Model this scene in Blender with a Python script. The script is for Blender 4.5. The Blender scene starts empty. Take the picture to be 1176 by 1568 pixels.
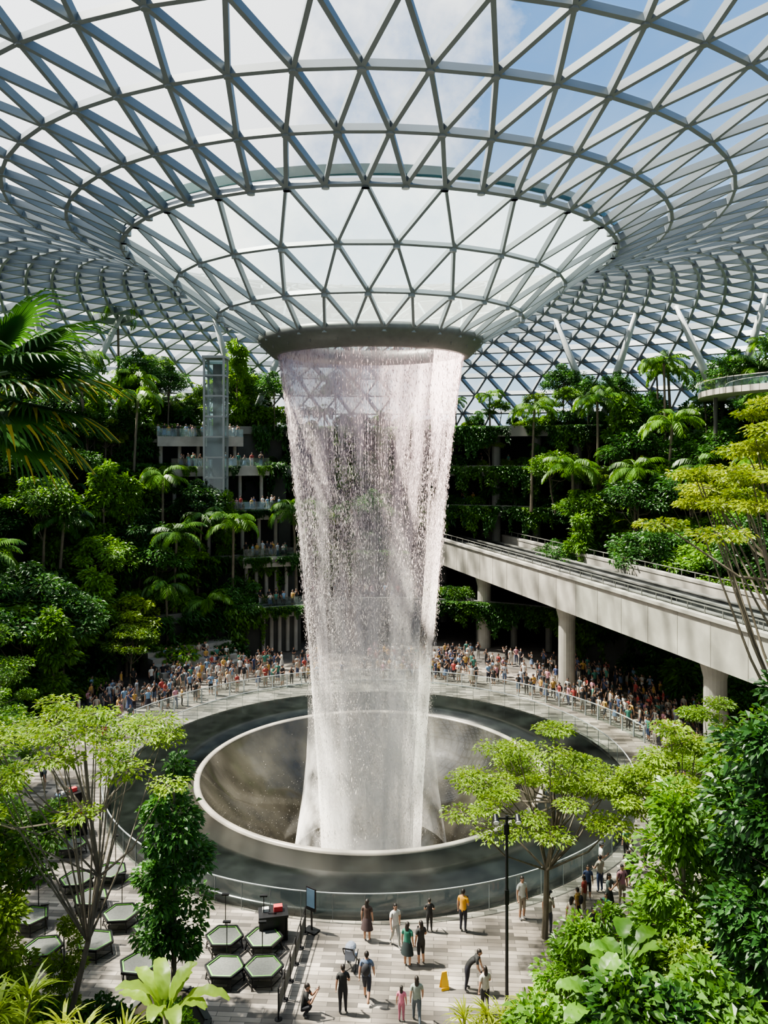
import bpy, math, random
import numpy as np
from mathutils import Vector, Matrix
rng=np.random.default_rng(7); random.seed(7)
S=bpy.context.scene
COL=S.collection
PI=math.pi
# ------------------------------------------------------------------ helpers
def empty(name,loc=(0,0,0)):
    o=bpy.data.objects.new(name,None); o.location=loc; COL.objects.link(o); return o
def obj(name,me,parent=None,loc=(0,0,0),rot=0.0,sc=1.0):
    o=bpy.data.objects.new(name,me); COL.objects.link(o)
    o.location=loc; o.rotation_euler=(0,0,rot); o.scale=(sc,sc,sc) if not hasattr(sc,'__len__') else sc
    if parent: o.parent=parent
    return o
class MB:
    def __init__(s): s.V=[];s.F=[];s.M=[];s.n=0
    def add(s,V,F,m=0):
        V=np.asarray(V,float).reshape(-1,3)
        F=F.tolist() if hasattr(F,'tolist') else F
        n=s.n
        s.V.append(V); s.F.extend([[i+n for i in f] for f in F]); s.M.extend([m]*len(F)); s.n+=len(V)
    def mesh(s,name,mats,smooth=False):
        me=bpy.data.meshes.new(name)
        me.from_pydata(np.concatenate(s.V).tolist(),[],s.F)
        for m in mats: me.materials.append(m)
        me.polygons.foreach_set('material_index',s.M)
        if smooth: me.polygons.foreach_set('use_smooth',[True]*len(s.F))
        me.update(); return me
    def box(s,c,d,m=0,rz=0.0):
        x,y,z=[k/2 for k in d]
        V=np.array([[-x,-y,-z],[x,-y,-z],[x,y,-z],[-x,y,-z],[-x,-y,z],[x,-y,z],[x,y,z],[-x,y,z]])
        if rz:
            c_,s_=math.cos(rz),math.sin(rz); R=np.array([[c_,-s_,0],[s_,c_,0],[0,0,1]]); V=V@R.T
        s.add(V+np.array(c),[[0,3,2,1],[4,5,6,7],[0,1,5,4],[1,2,6,5],[2,3,7,6],[3,0,4,7]],m)
    def beam(s,a,b,w,h,m=0,up=(0,0,1)):
        a=np.array(a,float);b=np.array(b,float);d=b-a;d/=np.linalg.norm(d)
        up=np.array(up,float); sd=np.cross(d,up)
        if np.linalg.norm(sd)<1e-3: sd=np.cross(d,(1,0,0))
        sd/=np.linalg.norm(sd); u=np.cross(sd,d)
        V=[]
        for p in (a,b):
            for i,j in ((-1,-1),(1,-1),(1,1),(-1,1)): V.append(p+sd*i*w/2+u*j*h/2)
        s.add(V,[[0,1,2,3],[7,6,5,4],[0,4,5,1],[1,5,6,2],[2,6,7,3],[3,7,4,0]],m)
    def tube(s,P,R,m=0,sides=6,cap=True):
        P=np.array(P,float); n=len(P)
        if not hasattr(R,'__len__'): R=[R]*n
        V=[];F=[]
        T=np.gradient(P,axis=0); 
        ref=np.array([0.31,0.95,0.05])
        for i in range(n):
            t=T[i]/(np.linalg.norm(T[i])+1e-9)
            a=np.cross(t,ref)
            if np.linalg.norm(a)<.1: a=np.cross(t,(1,0,0))
            a/=np.linalg.norm(a); b=np.cross(t,a)
            for k in range(sides):
                q=2*PI*k/sides; V.append(P[i]+R[i]*(a*math.cos(q)+b*math.sin(q)))
        for i in range(n-1):
            for k in range(sides):
                k2=(k+1)%sides
                F.append([i*sides+k,i*sides+k2,(i+1)*sides+k2,(i+1)*sides+k])
        if cap:
            F.append(list(range(sides))[::-1]); F.append([(n-1)*sides+k for k in range(sides)])
        s.add(V,F,m)
    def ell(s,c,r,m=0,seg=10,rings=7,filt=None):
        V=[];F=[]
        for i in range(rings+1):
            ph=PI*i/rings
            for k in range(seg):
                q=2*PI*k/seg; V.append((math.sin(ph)*math.cos(q)*r[0]+c[0],math.sin(ph)*math.sin(q)*r[1]+c[1],math.cos(ph)*r[2]+c[2]))
        for i in range(rings):
            for k in range(seg):
                k2=(k+1)%seg; f=[i*seg+k,(i+1)*seg+k,(i+1)*seg+k2,i*seg+k2]
                if filt:
                    ct=np.mean([V[j] for j in f],axis=0)
                    if not filt(ct): continue
                F.append(f)
        s.add(V,F,m)
    def revolve(s,prof,seg=96,m=0,th0=0,th1=2*PI):
        full=abs(th1-th0-2*PI)<1e-6
        n=seg if full else seg+1
        V=[(r*math.cos(th0+(th1-th0)*k/seg),r*math.sin(th0+(th1-th0)*k/seg),z) for r,z in prof for k in range(n)]
        F=[]
        for i in range(len(prof)-1):
            for k in range(seg):
                k2=(k+1)%n; F.append([i*n+k,i*n+k2,(i+1)*n+k2,(i+1)*n+k])
        s.add(V,F,m)
    def leaves(s,C,D,L,W,m=0,droop=.15,up=None):
        """one folded leaf blade per centre"""
        C=np.asarray(C,float);n=len(C)
        D=D/(np.linalg.norm(D,axis=1,keepdims=True)+1e-9)
        if up is None:
            up=np.array([0,0,1.])+rng.normal(0,.45,(n,3))
        sd=np.cross(D,up); sd/=np.linalg.norm(sd,axis=1,keepdims=True)+1e-9
        L=np.broadcast_to(L,(n,))[:,None]; W=np.broadcast_to(W,(n,))[:,None]
        a=C; mid=C+D*L*.45; tip=C+D*L; tip[:,2]-=droop*L[:,0]
        l=mid+sd*W*.5; r=mid-sd*W*.5; l[:,2]+=.06*L[:,0]; r[:,2]+=.06*L[:,0]
        V=np.stack([a,r,tip,l],1).reshape(-1,3)
        s.add(V,np.arange(4*n).reshape(n,4),m)
def rdir(n):
    v=rng.normal(0,1,(n,3)); return v/np.linalg.norm(v,axis=1,keepdims=True)
# ------------------------------------------------------------------ materials
def newmat(name):
    m=bpy.data.materials.new(name); m.use_nodes=True; nt=m.node_tree
    for n in list(nt.nodes): nt.nodes.remove(n)
    out=nt.nodes.new('ShaderNodeOutputMaterial'); return m,nt,out
def N(nt,t,**k):
    n=nt.nodes.new(t)
    for a,b in k.items(): setattr(n,a,b)
    return n
def pmat(name,col,rough=.6,metal=0,var=.18,scale=3.0,bump=0.0,coat=0,stretch=(1,1,1),spec=.5):
    m,nt,out=newmat(name); L=nt.links.new
    b=N(nt,'ShaderNodeBsdfPrincipled'); b.inputs['Roughness'].default_value=rough; b.inputs['Metallic'].default_value=metal
    b.inputs['Coat Weight'].default_value=coat; b.inputs['Specular IOR Level'].default_value=spec
    tc=N(nt,'ShaderNodeTexCoord'); mp=N(nt,'ShaderNodeMapping'); mp.inputs['Scale'].default_value=stretch
    no=N(nt,'ShaderNodeTexNoise'); no.inputs['Scale'].default_value=scale; no.inputs['Detail'].default_value=6
    rp=N(nt,'ShaderNodeValToRGB'); c=np.array(col)
    rp.color_ramp.elements[0].position=.3; rp.color_ramp.elements[1].position=.7
    rp.color_ramp.elements[0].color=(*np.clip(c*(1-var),0,1),1); rp.color_ramp.elements[1].color=(*np.clip(c*(1+var),0,1),1)
    L(tc.outputs['Object'],mp.inputs[0]); L(mp.outputs[0],no.inputs['Vector']); L(no.outputs['Fac'],rp.inputs[0]); L(rp.outputs[0],b.inputs['Base Color'])
    if bump:
        bp=N(nt,'ShaderNodeBump'); bp.inputs['Strength'].default_value=bump; bp.inputs['Distance'].default_value=.05
        L(no.outputs['Fac'],bp.inputs['Height']); L(bp.outputs[0],b.inputs['Normal'])
    L(b.outputs[0],out.inputs[0]); return m
def leafmat(name,dark,light,trans=.35,scale=.9):
    m,nt,out=newmat(name); L=nt.links.new
    tc=N(nt,'ShaderNodeTexCoord'); no=N(nt,'ShaderNodeTexNoise'); no.inputs['Scale'].default_value=scale; no.inputs['Detail'].default_value=5
    oi=N(nt,'ShaderNodeObjectInfo'); ad=N(nt,'ShaderNodeMath',operation='MULTIPLY_ADD'); ad.inputs[1].default_value=.5; 
    rp=N(nt,'ShaderNodeValToRGB'); rp.color_ramp.elements[0].position=.4; rp.color_ramp.elements[1].position=1.0
    rp.color_ramp.elements[0].color=(*dark,1); rp.color_ramp.elements[1].color=(*light,1)
    L(tc.outputs['Object'],no.inputs['Vector']); L(oi.outputs['Random'],ad.inputs[0]); L(no.outputs['Fac'],ad.inputs[2]); L(ad.outputs[0],rp.inputs[0])
    b=N(nt,'ShaderNodeBsdfPrincipled'); b.inputs['Roughness'].default_value=.42; b.inputs['Specular IOR Level'].default_value=.4
    t=N(nt,'ShaderNodeBsdfTranslucent'); hs=N(nt,'ShaderNodeHueSaturation'); hs.inputs['Value'].default_value=1.7; hs.inputs['Saturation'].default_value=1.1;hs.inputs['Hue'].default_value=.485
    L(rp.outputs[0],b.inputs['Base Color']); L(rp.outputs[0],hs.inputs['Color']); L(hs.outputs[0],t.inputs[0])
    mx=N(nt,'ShaderNodeMixShader'); mx.inputs[0].default_value=trans
    L(b.outputs[0],mx.inputs[1]); L(t.outputs[0],mx.inputs[2]); L(mx.outputs[0],out.inputs[0]); return m
def glassmat(name,tint,fac,tcol,gloss=.06):
    m,nt,out=newmat(name); L=nt.links.new
    tr=N(nt,'ShaderNodeBsdfTransparent'); tr.inputs[0].default_value=(*tint,1)
    tl=N(nt,'ShaderNodeBsdfTranslucent'); tl.inputs[0].default_value=(*tcol,1)
    tc=N(nt,'ShaderNodeTexCoord'); no=N(nt,'ShaderNodeTexNoise'); no.inputs['Scale'].default_value=.35
    mr=N(nt,'ShaderNodeMapRange'); mr.inputs['To Min'].default_value=fac*.8; mr.inputs['To Max'].default_value=min(1,fac*1.2)
    L(tc.outputs['Object'],no.inputs['Vector']); L(no.outputs['Fac'],mr.inputs['Value'])
    mx=N(nt,'ShaderNodeMixShader'); L(mr.outputs[0],mx.inputs[0]); L(tr.outputs[0],mx.inputs[1]); L(tl.outputs[0],mx.inputs[2])
    gl=N(nt,'ShaderNodeBsdfGlossy'); gl.inputs['Roughness'].default_value=.05
    m2=N(nt,'ShaderNodeMixShader'); m2.inputs[0].default_value=gloss
    L(mx.outputs[0],m2.inputs[1]); L(gl.outputs[0],m2.inputs[2]); L(m2.outputs[0],out.inputs[0]); return m
def palette(name,cols,rough=.8):
    m,nt,out=newmat(name); L=nt.links.new
    oi=N(nt,'ShaderNodeObjectInfo'); rp=N(nt,'ShaderNodeValToRGB'); rp.color_ramp.interpolation='CONSTANT'
    e=rp.color_ramp.elements
    for i,c in enumerate(cols):
        if i<2: k=e[i]; k.position=i/len(cols)
        else: k=e.new(i/len(cols))
        k.color=(*c,1)
    b=N(nt,'ShaderNodeBsdfPrincipled'); b.inputs['Roughness'].default_value=rough
    mu=N(nt,'ShaderNodeMath',operation='MULTIPLY'); mu.inputs[1].default_value={'crowd_shirt':1,'crowd_pants':7.3}.get(name,3.7)
    fr=N(nt,'ShaderNodeMath',operation='FRACT')
    L(oi.outputs['Random'],mu.inputs[0]); L(mu.outputs[0],fr.inputs[0]); L(fr.outputs[0],rp.inputs[0]); L(rp.outputs[0],b.inputs['Base Color']); L(b.outputs[0],out.inputs[0]); return m

M_steel=pmat('painted_roof_steel',(.17,.195,.21),.45,.1,.08,.4)
M_steel2=pmat('pale_column_steel',(.36,.39,.39),.5,0,.06,.5)
M_steel3=pmat('grey_lift_steel',(.24,.25,.25),.5,.2,.06,.5)
M_glass=glassmat('roof_glass',(.95,.985,1),.02,(.93,.97,1),.03)
M_glass2=glassmat('funnel_glass',(.86,.95,.93),.18,(.90,1,.96),.04)
M_bal=glassmat('balustrade_glass',(.72,.80,.79),.03,(.7,.8,.8),.06)
M_teal=pmat('teal_glass_edge',(.015,.07,.065),.25,0,.1)
M_conc=pmat('pale_concrete',(.33,.31,.27),.75,0,.18,.8,.15)
M_conc2=pmat('weathered_concrete',(.28,.265,.235),.8,0,.2,.8,.15)
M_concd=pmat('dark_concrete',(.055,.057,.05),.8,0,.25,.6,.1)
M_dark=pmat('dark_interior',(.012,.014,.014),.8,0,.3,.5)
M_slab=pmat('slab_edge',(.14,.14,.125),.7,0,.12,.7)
M_soil=pmat('soil',(.03,.025,.016),.95,0,.4,1.5,.4)
M_gran=pmat('wet_black_granite',(.009,.011,.010),.20,0,.4,1.2,.03,0,(1,1,1),.28)
M_rim=pmat('basin_rim_stone',(.36,.33,.28),.3,0,.1,2)
M_bowl=pmat('wet_acrylic_bowl',(.050,.046,.036),.14,0,.8,.35,.5,.4,(1,1,.6))
M_black=pmat('black_metal',(.012,.012,.013),.4,.3,.2)
M_white=pmat('white_paint',(.6,.6,.57),.5,0,.05)
M_bark=pmat('bark',(.13,.11,.08),.85,0,.3,6,.4,0,(1,1,.3))
M_yel=pmat('yellow_plastic',(.85,.5,.03),.5,0,.08)
M_lime=pmat('lime_green_rim',(.13,.38,.06),.5,0,.1)
M_net=pmat('grey_netting',(.10,.105,.095),.8,0,.2,12)
M_pool=pmat('dark_pool_water',(.03,.035,.03),.08,0,.3)
L_dark=leafmat('leaf_dark',(.010,.040,.009),(.055,.155,.028),.25)
L_mid=leafmat('leaf_mid',(.024,.078,.012),(.135,.28,.030),.34)
L_lit=leafmat('leaf_bright',(.045,.115,.012),(.21,.32,.035),.38)
L_yel=leafmat('leaf_yellowgreen',(.09,.17,.012),(.31,.36,.025),.42,.6)
L_tip=leafmat('leaf_yellow_tip',(.22,.21,.03),(.42,.36,.06),.3,.6)
# floor
def floormat():
    m,nt,out=newmat('plaza_paving'); L=nt.links.new
    tc=N(nt,'ShaderNodeTexCoord'); mp=N(nt,'ShaderNodeMapping'); mp.inputs['Rotation'].default_value=(0,0,.06)
    br=N(nt,'ShaderNodeTexBrick'); br.inputs['Scale'].default_value=1; br.inputs['Brick Width'].default_value=1.1; br.inputs['Row Height'].default_value=.24
    br.inputs['Mortar Size'].default_value=.01; br.inputs['Color1'].default_value=(.38,.335,.285,1); br.inputs['Color2'].default_value=(.075,.067,.058,1); br.inputs['Mortar'].default_value=(.05,.045,.04,1); br.inputs['Bias'].default_value=-.05
    no=N(nt,'ShaderNodeTexNoise'); no.inputs['Scale'].default_value=.45; no.inputs['Detail'].default_value=6
    mx=N(nt,'ShaderNodeMix',data_type='RGBA',blend_type='MULTIPLY'); mx.inputs[0].default_value=.8
    rp=N(nt,'ShaderNodeValToRGB'); rp.color_ramp.elements[0].position=.35;rp.color_ramp.elements[0].color=(.42,.40,.37,1); rp.color_ramp.elements[1].position=.62;rp.color_ramp.elements[1].color=(1,1,1,1)
    b=N(nt,'ShaderNodeBsdfPrincipled'); b.inputs['Roughness'].default_value=.6
    L(tc.outputs['Object'],mp.inputs[0]); L(mp.outputs[0],br.inputs['Vector']); L(tc.outputs['Object'],no.inputs['Vector']); L(no.outputs['Fac'],rp.inputs[0])
    L(br.outputs['Color'],mx.inputs[6]); L(rp.outputs[0],mx.inputs[7]); L(mx.outputs[2],b.inputs['Base Color']); L(b.outputs[0],out.inputs[0]); return m
M_floor=floormat()
M_floord=pmat('dark_paving',(.10,.09,.08),.7,0,.3,1.0)  # gloom below the bridge and back levels put into the paving colour
# water: spray scatters light roughly isotropically, so the shading normal is tilted skyward
def spray_nodes(nt,colsock):
    L=nt.links.new
    nv=N(nt,'ShaderNodeCombineXYZ'); nv.inputs[0].default_value=-.35; nv.inputs[1].default_value=-.2; nv.inputs[2].default_value=.9
    ge=N(nt,'ShaderNodeNewGeometry'); mxn=N(nt,'ShaderNodeVectorMath',operation='MULTIPLY_ADD'); mxn.inputs[1].default_value=(.2,.2,.2)
    L(ge.outputs['Normal'],mxn.inputs[0]); L(nv.outputs[0],mxn.inputs[2]); nn=N(nt,'ShaderNodeVectorMath',operation='NORMALIZE'); L(mxn.outputs[0],nn.inputs[0])
    tl=N(nt,'ShaderNodeBsdfTranslucent'); df=N(nt,'ShaderNodeBsdfDiffuse')
    L(colsock,tl.inputs[0]); L(colsock,df.inputs[0]); L(nn.outputs[0],df.inputs['Normal'])
    m1=N(nt,'ShaderNodeMixShader'); m1.inputs[0].default_value=.92; L(tl.outputs[0],m1.inputs[1]); L(df.outputs[0],m1.inputs[2]); return m1
def watershell():
    m,nt,out=newmat('falling_water_veil'); L=nt.links.new
    tc=N(nt,'ShaderNodeTexCoord'); mp=N(nt,'ShaderNodeMapping'); mp.inputs['Scale'].default_value=(.8,.8,.035)
    no=N(nt,'ShaderNodeTexNoise'); no.inputs['Scale'].default_value=1; no.inputs['Detail'].default_value=5; no.inputs['Roughness'].default_value=.58
    mp2=N(nt,'ShaderNodeMapping'); mp2.inputs['Scale'].default_value=(9,9,.8)
    n2=N(nt,'ShaderNodeTexNoise'); n2.inputs['Scale'].default_value=1; n2.inputs['Detail'].default_value=3
    sx=N(nt,'ShaderNodeSeparateXYZ'); mr=N(nt,'ShaderNodeMapRange'); mr.inputs['From Min'].default_value=-5; mr.inputs['From Max'].default_value=26
    zr=N(nt,'ShaderNodeValToRGB'); e=zr.color_ramp.elements
    for i,(p,v) in enumerate(((0,1.0),(.16,.80),(.30,.60),(.48,.40),(.72,.26),(.84,.34),(.91,.68),(1,.88))):
        k=e[i] if i<2 else e.new(p)
        k.position=p; k.color=(v,v,v,1)
    zs_=N(nt,'ShaderNodeMath',operation='SUBTRACT'); zs_.inputs[1].default_value=.5
    a=N(nt,'ShaderNodeMapRange'); a.inputs['From Min'].default_value=.40;a.inputs['From Max'].default_value=.60; a.inputs['To Min'].default_value=0; a.inputs['To Max'].default_value=.48
    b2=N(nt,'ShaderNodeMath',operation='MULTIPLY_ADD'); b2.inputs[1].default_value=.18
    ad=N(nt,'ShaderNodeMath',operation='ADD',use_clamp=True)
    L(tc.outputs['Object'],mp.inputs[0]); L(mp.outputs[0],no.inputs['Vector']); L(tc.outputs['Object'],mp2.inputs[0]); L(mp2.outputs[0],n2.inputs['Vector']); L(tc.outputs['Object'],sx.inputs[0])
    L(sx.outputs['Z'],mr.inputs['Value']); L(mr.outputs[0],zr.inputs[0]); L(zr.outputs[0],zs_.inputs[0]); L(no.outputs['Fac'],a.inputs['Value']); L(n2.outputs['Fac'],b2.inputs[0]); L(a.outputs[0],b2.inputs[2])
    L(b2.outputs[0],ad.inputs[0]); L(zs_.outputs[0],ad.inputs[1])
    cr=N(nt,'ShaderNodeValToRGB'); cr.color_ramp.elements[0].position=.3; cr.color_ramp.elements[0].color=(1,.965,.91,1); cr.color_ramp.elements[1].position=.8; cr.color_ramp.elements[1].color=(1,.83,.86,1); L(mr.outputs[0],cr.inputs[0])
    tr=N(nt,'ShaderNodeBsdfTransparent'); m1=spray_nodes(nt,cr.outputs[0])
    m2=N(nt,'ShaderNodeMixShader'); sc=N(nt,'ShaderNodeMath',operation='MULTIPLY'); sc.inputs[1].default_value=.9
    L(ad.outputs[0],sc.inputs[0]); L(sc.outputs[0],m2.inputs[0]); L(tr.outputs[0],m2.inputs[1]); L(m1.outputs[0],m2.inputs[2]); L(m2.outputs[0],out.inputs[0]); return m
M_veil=watershell()
def mistmat():
    m,nt,out=newmat('base_mist'); L=nt.links.new
    tc=N(nt,'ShaderNodeTexCoord'); no=N(nt,'ShaderNodeTexNoise'); no.inputs['Scale'].default_value=.45; no.inputs['Detail'].default_value=4
    sx=N(nt,'ShaderNodeSeparateXYZ'); mr=N(nt,'ShaderNodeMapRange'); mr.interpolation_type='SMOOTHSTEP'; mr.inputs['From Min'].default_value=6; mr.inputs['From Max'].default_value=-5; mr.inputs['To Min'].default_value=0; mr.inputs['To Max'].default_value=.75
    a=N(nt,'ShaderNodeMapRange'); a.inputs['From Min'].default_value=.35;a.inputs['From Max'].default_value=.7
    mu=N(nt,'ShaderNodeMath',operation='MULTIPLY',use_clamp=True)
    L(tc.outputs['Object'],no.inputs['Vector']); L(tc.outputs['Object'],sx.inputs[0]); L(sx.outputs['Z'],mr.inputs['Value']); L(no.outputs['Fac'],a.inputs['Value'])
    L(mr.outputs[0],mu.inputs[0]); L(a.outputs[0],mu.inputs[1])
    rgb=N(nt,'ShaderNodeRGB'); rgb.outputs[0].default_value=(1,.97,.93,1)
    tr=N(nt,'ShaderNodeBsdfTransparent'); m1=spray_nodes(nt,rgb.outputs[0]); m2=N(nt,'ShaderNodeMixShader')
    L(mu.outputs[0],m2.inputs[0]); L(tr.outputs[0],m2.inputs[1]); L(m1.outputs[0],m2.inputs[2]); L(m2.outputs[0],out.inputs[0]); return m
M_mist=mistmat()
def dropmat():
    m,nt,out=newmat('water_droplets'); L=nt.links.new
    tc=N(nt,'ShaderNodeTexCoord'); sx=N(nt,'ShaderNodeSeparateXYZ'); mr=N(nt,'ShaderNodeMapRange'); mr.inputs['From Min'].default_value=0; mr.inputs['From Max'].default_value=26
    rp=N(nt,'ShaderNodeValToRGB'); rp.color_ramp.elements[0].color=(1,.94,.86,1); rp.color_ramp.elements[1].color=(1,.80,.83,1)
    L(tc.outputs['Object'],sx.inputs[0]); L(sx.outputs['Z'],mr.inputs['Value']); L(mr.outputs[0],rp.inputs[0])
    m1=spray_nodes(nt,rp.outputs[0]); L(m1.outputs[0],out.inputs[0]); return m
M_drop=dropmat()

# ------------------------------------------------------------------ roof
PR=np.array([(6.7,26.8),(9.25,28.2),(11.7,30),(14.6,31.9),(17.5,33.1),(20.65,34.15),(24,35.1),(28,36.1),(33,37),(38,37.4),(44,37.1),(50,36.2),(57,34.2),(64,30.6),(69,26),(72,22)])
def pz(r): return float(np.interp(r,PR[:,0],PR[:,1]))
dome=empty('glass_dome_roof')
def lattice(rows,Nn,start_par):
    P=[]
    for k,r in enumerate(rows):
        off=.5*((k+start_par)%2)
        P.append([(r*math.cos((i+off)*2*PI/Nn),r*math.sin((i+off)*2*PI/Nn),pz(r)) for i in range(Nn)])
    E=[];T=[]
    for k in range(len(rows)):
        for i in range(Nn):
            j=(i+1)%Nn
            E.append((P[k][i],P[k][j]))
            if k<len(rows)-1:
                if (k+start_par)%2==0:
                    a,b=(i-1)%Nn,i
                    E.append((P[k][i],P[k+1][a])); E.append((P[k][i],P[k+1][b]))
                    T.append((P[k][i],P[k+1][b],P[k+1][a])); T.append((P[k][i],P[k][j],P[k+1][i]))
                else:
                    a,b=i,j
                    E.append((P[k][i],P[k+1][a])); E.append((P[k][i],P[k+1][b]))
                    T.append((P[k][i],P[k+1][b],P[k+1][a])); T.append((P[k][i],P[k][j],P[k+1][j]))
    return E,T,[p for row in P for p in row]
def bars(mb,E,w,dep):
    A=np.array([e[0] for e in E]);B=np.array([e[1] for e in E])
    Mi=(A+B)/2; r=np.hypot(Mi[:,0],Mi[:,1]); dz=np.array([(pz(x+.7)-pz(x-.7))/1.4 for x in r])
    n=np.stack([-dz*Mi[:,0]/r,-dz*Mi[:,1]/r,np.ones(len(r))],1); n/=np.linalg.norm(n,axis=1,keepdims=True)
    d=B-A; d/=np.linalg.norm(d,axis=1,keepdims=True); sd=np.cross(d,n); sd/=np.linalg.norm(sd,axis=1,keepdims=True)
    V=[]
    for p in (A,B):
        for i,j in ((-1,-1),(1,-1),(1,0),(-1,0)): V.append(p+sd*i*w/2+n*j*dep)
    V=np.stack(V,1); m=len(A); base=(np.arange(m)*8)[:,None]
    F=np.concatenate([base+np.array(f) for f in ([0,4,5,1],[1,5,6,2],[2,6,7,3],[3,7,4,0])])
    mb.add(V.reshape(-1,3),F,0)
rowsA=[6.7,9.25,11.7,14.6]; rowsB=[14.6,17.5,20.65,24,27.6,31.3]; rowsC=[31.3+2.7*i for i in range(16)]
mb=MB(); gl=MB(); gl2=MB()
EA,TA,PA=lattice(rowsA,26,0); EB,TB,PB=lattice(rowsB,52,0); EC,TC,PC=lattice(rowsC,104,0)
bars(mb,EA,.14,.28); bars(mb,EB,.19,.36)
EC1=[e for e in EC if math.hypot(e[0][0],e[0][1])<36.5]; EC2=[e for e in EC if math.hypot(e[0][0],e[0][1])>=36.5]
bars(mb,EC1,.2,.45); bars(mb,EC2,.26,.75)
for p in PA+PB:
    mb.tube([(p[0],p[1],p[2]-.4),(p[0],p[1],p[2]+.03)],.19,0,8)
obj('steel_lattice',mb.mesh('steel_lattice',[M_steel]),dome)
for T,g in ((TA,gl2),(TB,gl),(TC,gl)):
    V=np.array(T)+np.array([0,0,.03]); g.add(V.reshape(-1,3),np.arange(3*len(T)).reshape(-1,3),0)
obj('glass_panels',gl.mesh('glass_panels',[M_glass]),dome)
obj('funnel_glass_panels',gl2.mesh('funnel_glass_panels',[M_glass2]),dome)
mb=MB()
mb.revolve([(14.75,32.0),(14.75,32.5),(14.85,32.5),(14.85,32.0),(14.75,32.0)],104,0)
obj('glass_gutter_ring',mb.mesh('glass_gutter_ring',[M_teal]),dome)
mb=MB()
mb.revolve([(6.2,27.0),(6.9,26.95),(7.0,26.7),(6.85,26.45),(6.1,25.75),(5.85,25.7),(5.7,25.8),(5.7,26.6),(6.2,27.0)],96,0)
for i in range(24):
    a=2*PI*i/24; mb.box((6.5*math.cos(a),6.5*math.sin(a),26.1),(.04,.04,.3),0,a)
obj('oculus_ring',mb.mesh('oculus_ring',[pmat('ring_metal',(.12,.125,.12),.4,.2,.1)],True),dome)
def vcol(base,tops):
    m=MB()
    for t in tops:
        t=(t[0],t[1],pz(math.hypot(t[0],t[1]))-.3)
        m.tube([base,tuple((np.array(base)+np.array(t))/2),t],[.34,.45,.28],0,10)
    m.tube([(base[0],base[1],base[2]-.05),(base[0],base[1],base[2]+.8)],[.7,.5],0,12)
    obj('raking_roof_column',m.mesh('raking_roof_column',[M_steel2],True))
for th,r in ((44,53),(60,53),(108,53),(131,54),(150,50)):
    t=math.radians(th); b=(r*math.cos(t),r*math.sin(t),22.5)
    t1=math.radians(th-6);t2=math.radians(th+5)
    vcol(b,[((r-3)*math.cos(t1),(r-3)*math.sin(t1)),((r-3)*math.cos(t2),(r-3)*math.sin(t2))])

# ------------------------------------------------------------------ terraces
def ring_box(m,r0,r1,z0,z1,t0,t1,mat=0,n=None):
    t0=math.radians(t0);t1=math.radians(t1); n=n or max(6,int((t1-t0)*r1/1.5))
    m.revolve([(r0,z0),(r1,z0),(r1,z1),(r0,z1),(r0,z0)],n,mat,t0,t1)
    for t in (t0,t1):
        V=[(r*math.cos(t),r*math.sin(t),z) for r,z in ((r0,z0),(r1,z0),(r1,z1),(r0,z1))]
        m.add(V,[[0,1,2,3]],mat)
fl=MB(); fl.revolve([(15.6,0),(22,0),(26.5,0)],160,0); fl.revolve([(26.5,0),(92,0)],160,1)  # outer ring gets the paving with shade painted into its colour
obj('floor',fl.mesh('floor',[M_floor,M_floord]))
mb=MB()
RI=[31,35,39,43,47,76]
for (a,b) in ((-30,56),(104,215)):
    for i in range(5):
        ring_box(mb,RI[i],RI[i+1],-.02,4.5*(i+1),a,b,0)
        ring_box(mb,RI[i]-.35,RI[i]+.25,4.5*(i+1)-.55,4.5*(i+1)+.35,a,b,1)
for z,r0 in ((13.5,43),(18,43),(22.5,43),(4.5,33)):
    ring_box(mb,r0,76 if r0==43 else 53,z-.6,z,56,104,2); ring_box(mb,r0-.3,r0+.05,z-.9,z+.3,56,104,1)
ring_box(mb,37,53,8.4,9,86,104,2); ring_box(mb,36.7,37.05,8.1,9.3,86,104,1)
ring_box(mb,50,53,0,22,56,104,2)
for t in (60,66,72,80,90,96,101):
    a=math.radians(t); r=44.5; mb.tube([(r*math.cos(a),r*math.sin(a),0),(r*math.cos(a),r*math.sin(a),22)],.5,1,10)
    r=34.5; mb.tube([(r*math.cos(a),r*math.sin(a),0),(r*math.cos(a),r*math.sin(a),4.2)],.35,1,10)
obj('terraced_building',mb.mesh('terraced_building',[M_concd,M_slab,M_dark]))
# balconies left of the fall
BALC=((18.05,38.6,107.5,123),(21.2,41.0,111,124),(13.55,35.4,106,119),(9.05,32.2,105,114),(4.55,29.6,104,112))
mb=MB()
for z,r0,t0,t1 in BALC:
    ring_box(mb,r0,r0+6,z-.35,z+.0,t0,t1,0)
    ring_box(mb,r0,r0+.25,z-.75,z+.3,t0,t1,0)
    ring_box(mb,r0+.1,r0+.14,z+.3,z+1.15,t0,t1,2)
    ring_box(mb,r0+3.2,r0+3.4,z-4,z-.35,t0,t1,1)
    for k in range(5):
        a=math.radians(t0+1+(t1-t0-2)*k/4); mb.tube([((r0+1.2)*math.cos(a),(r0+1.2)*math.sin(a),z-4.4),((r0+1.2)*math.cos(a),(r0+1.2)*math.sin(a),z-.3)],.2,0,8)
obj('balcony_floors',mb.mesh('balcony_floors',[M_conc2,M_dark,M_bal]))
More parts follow.
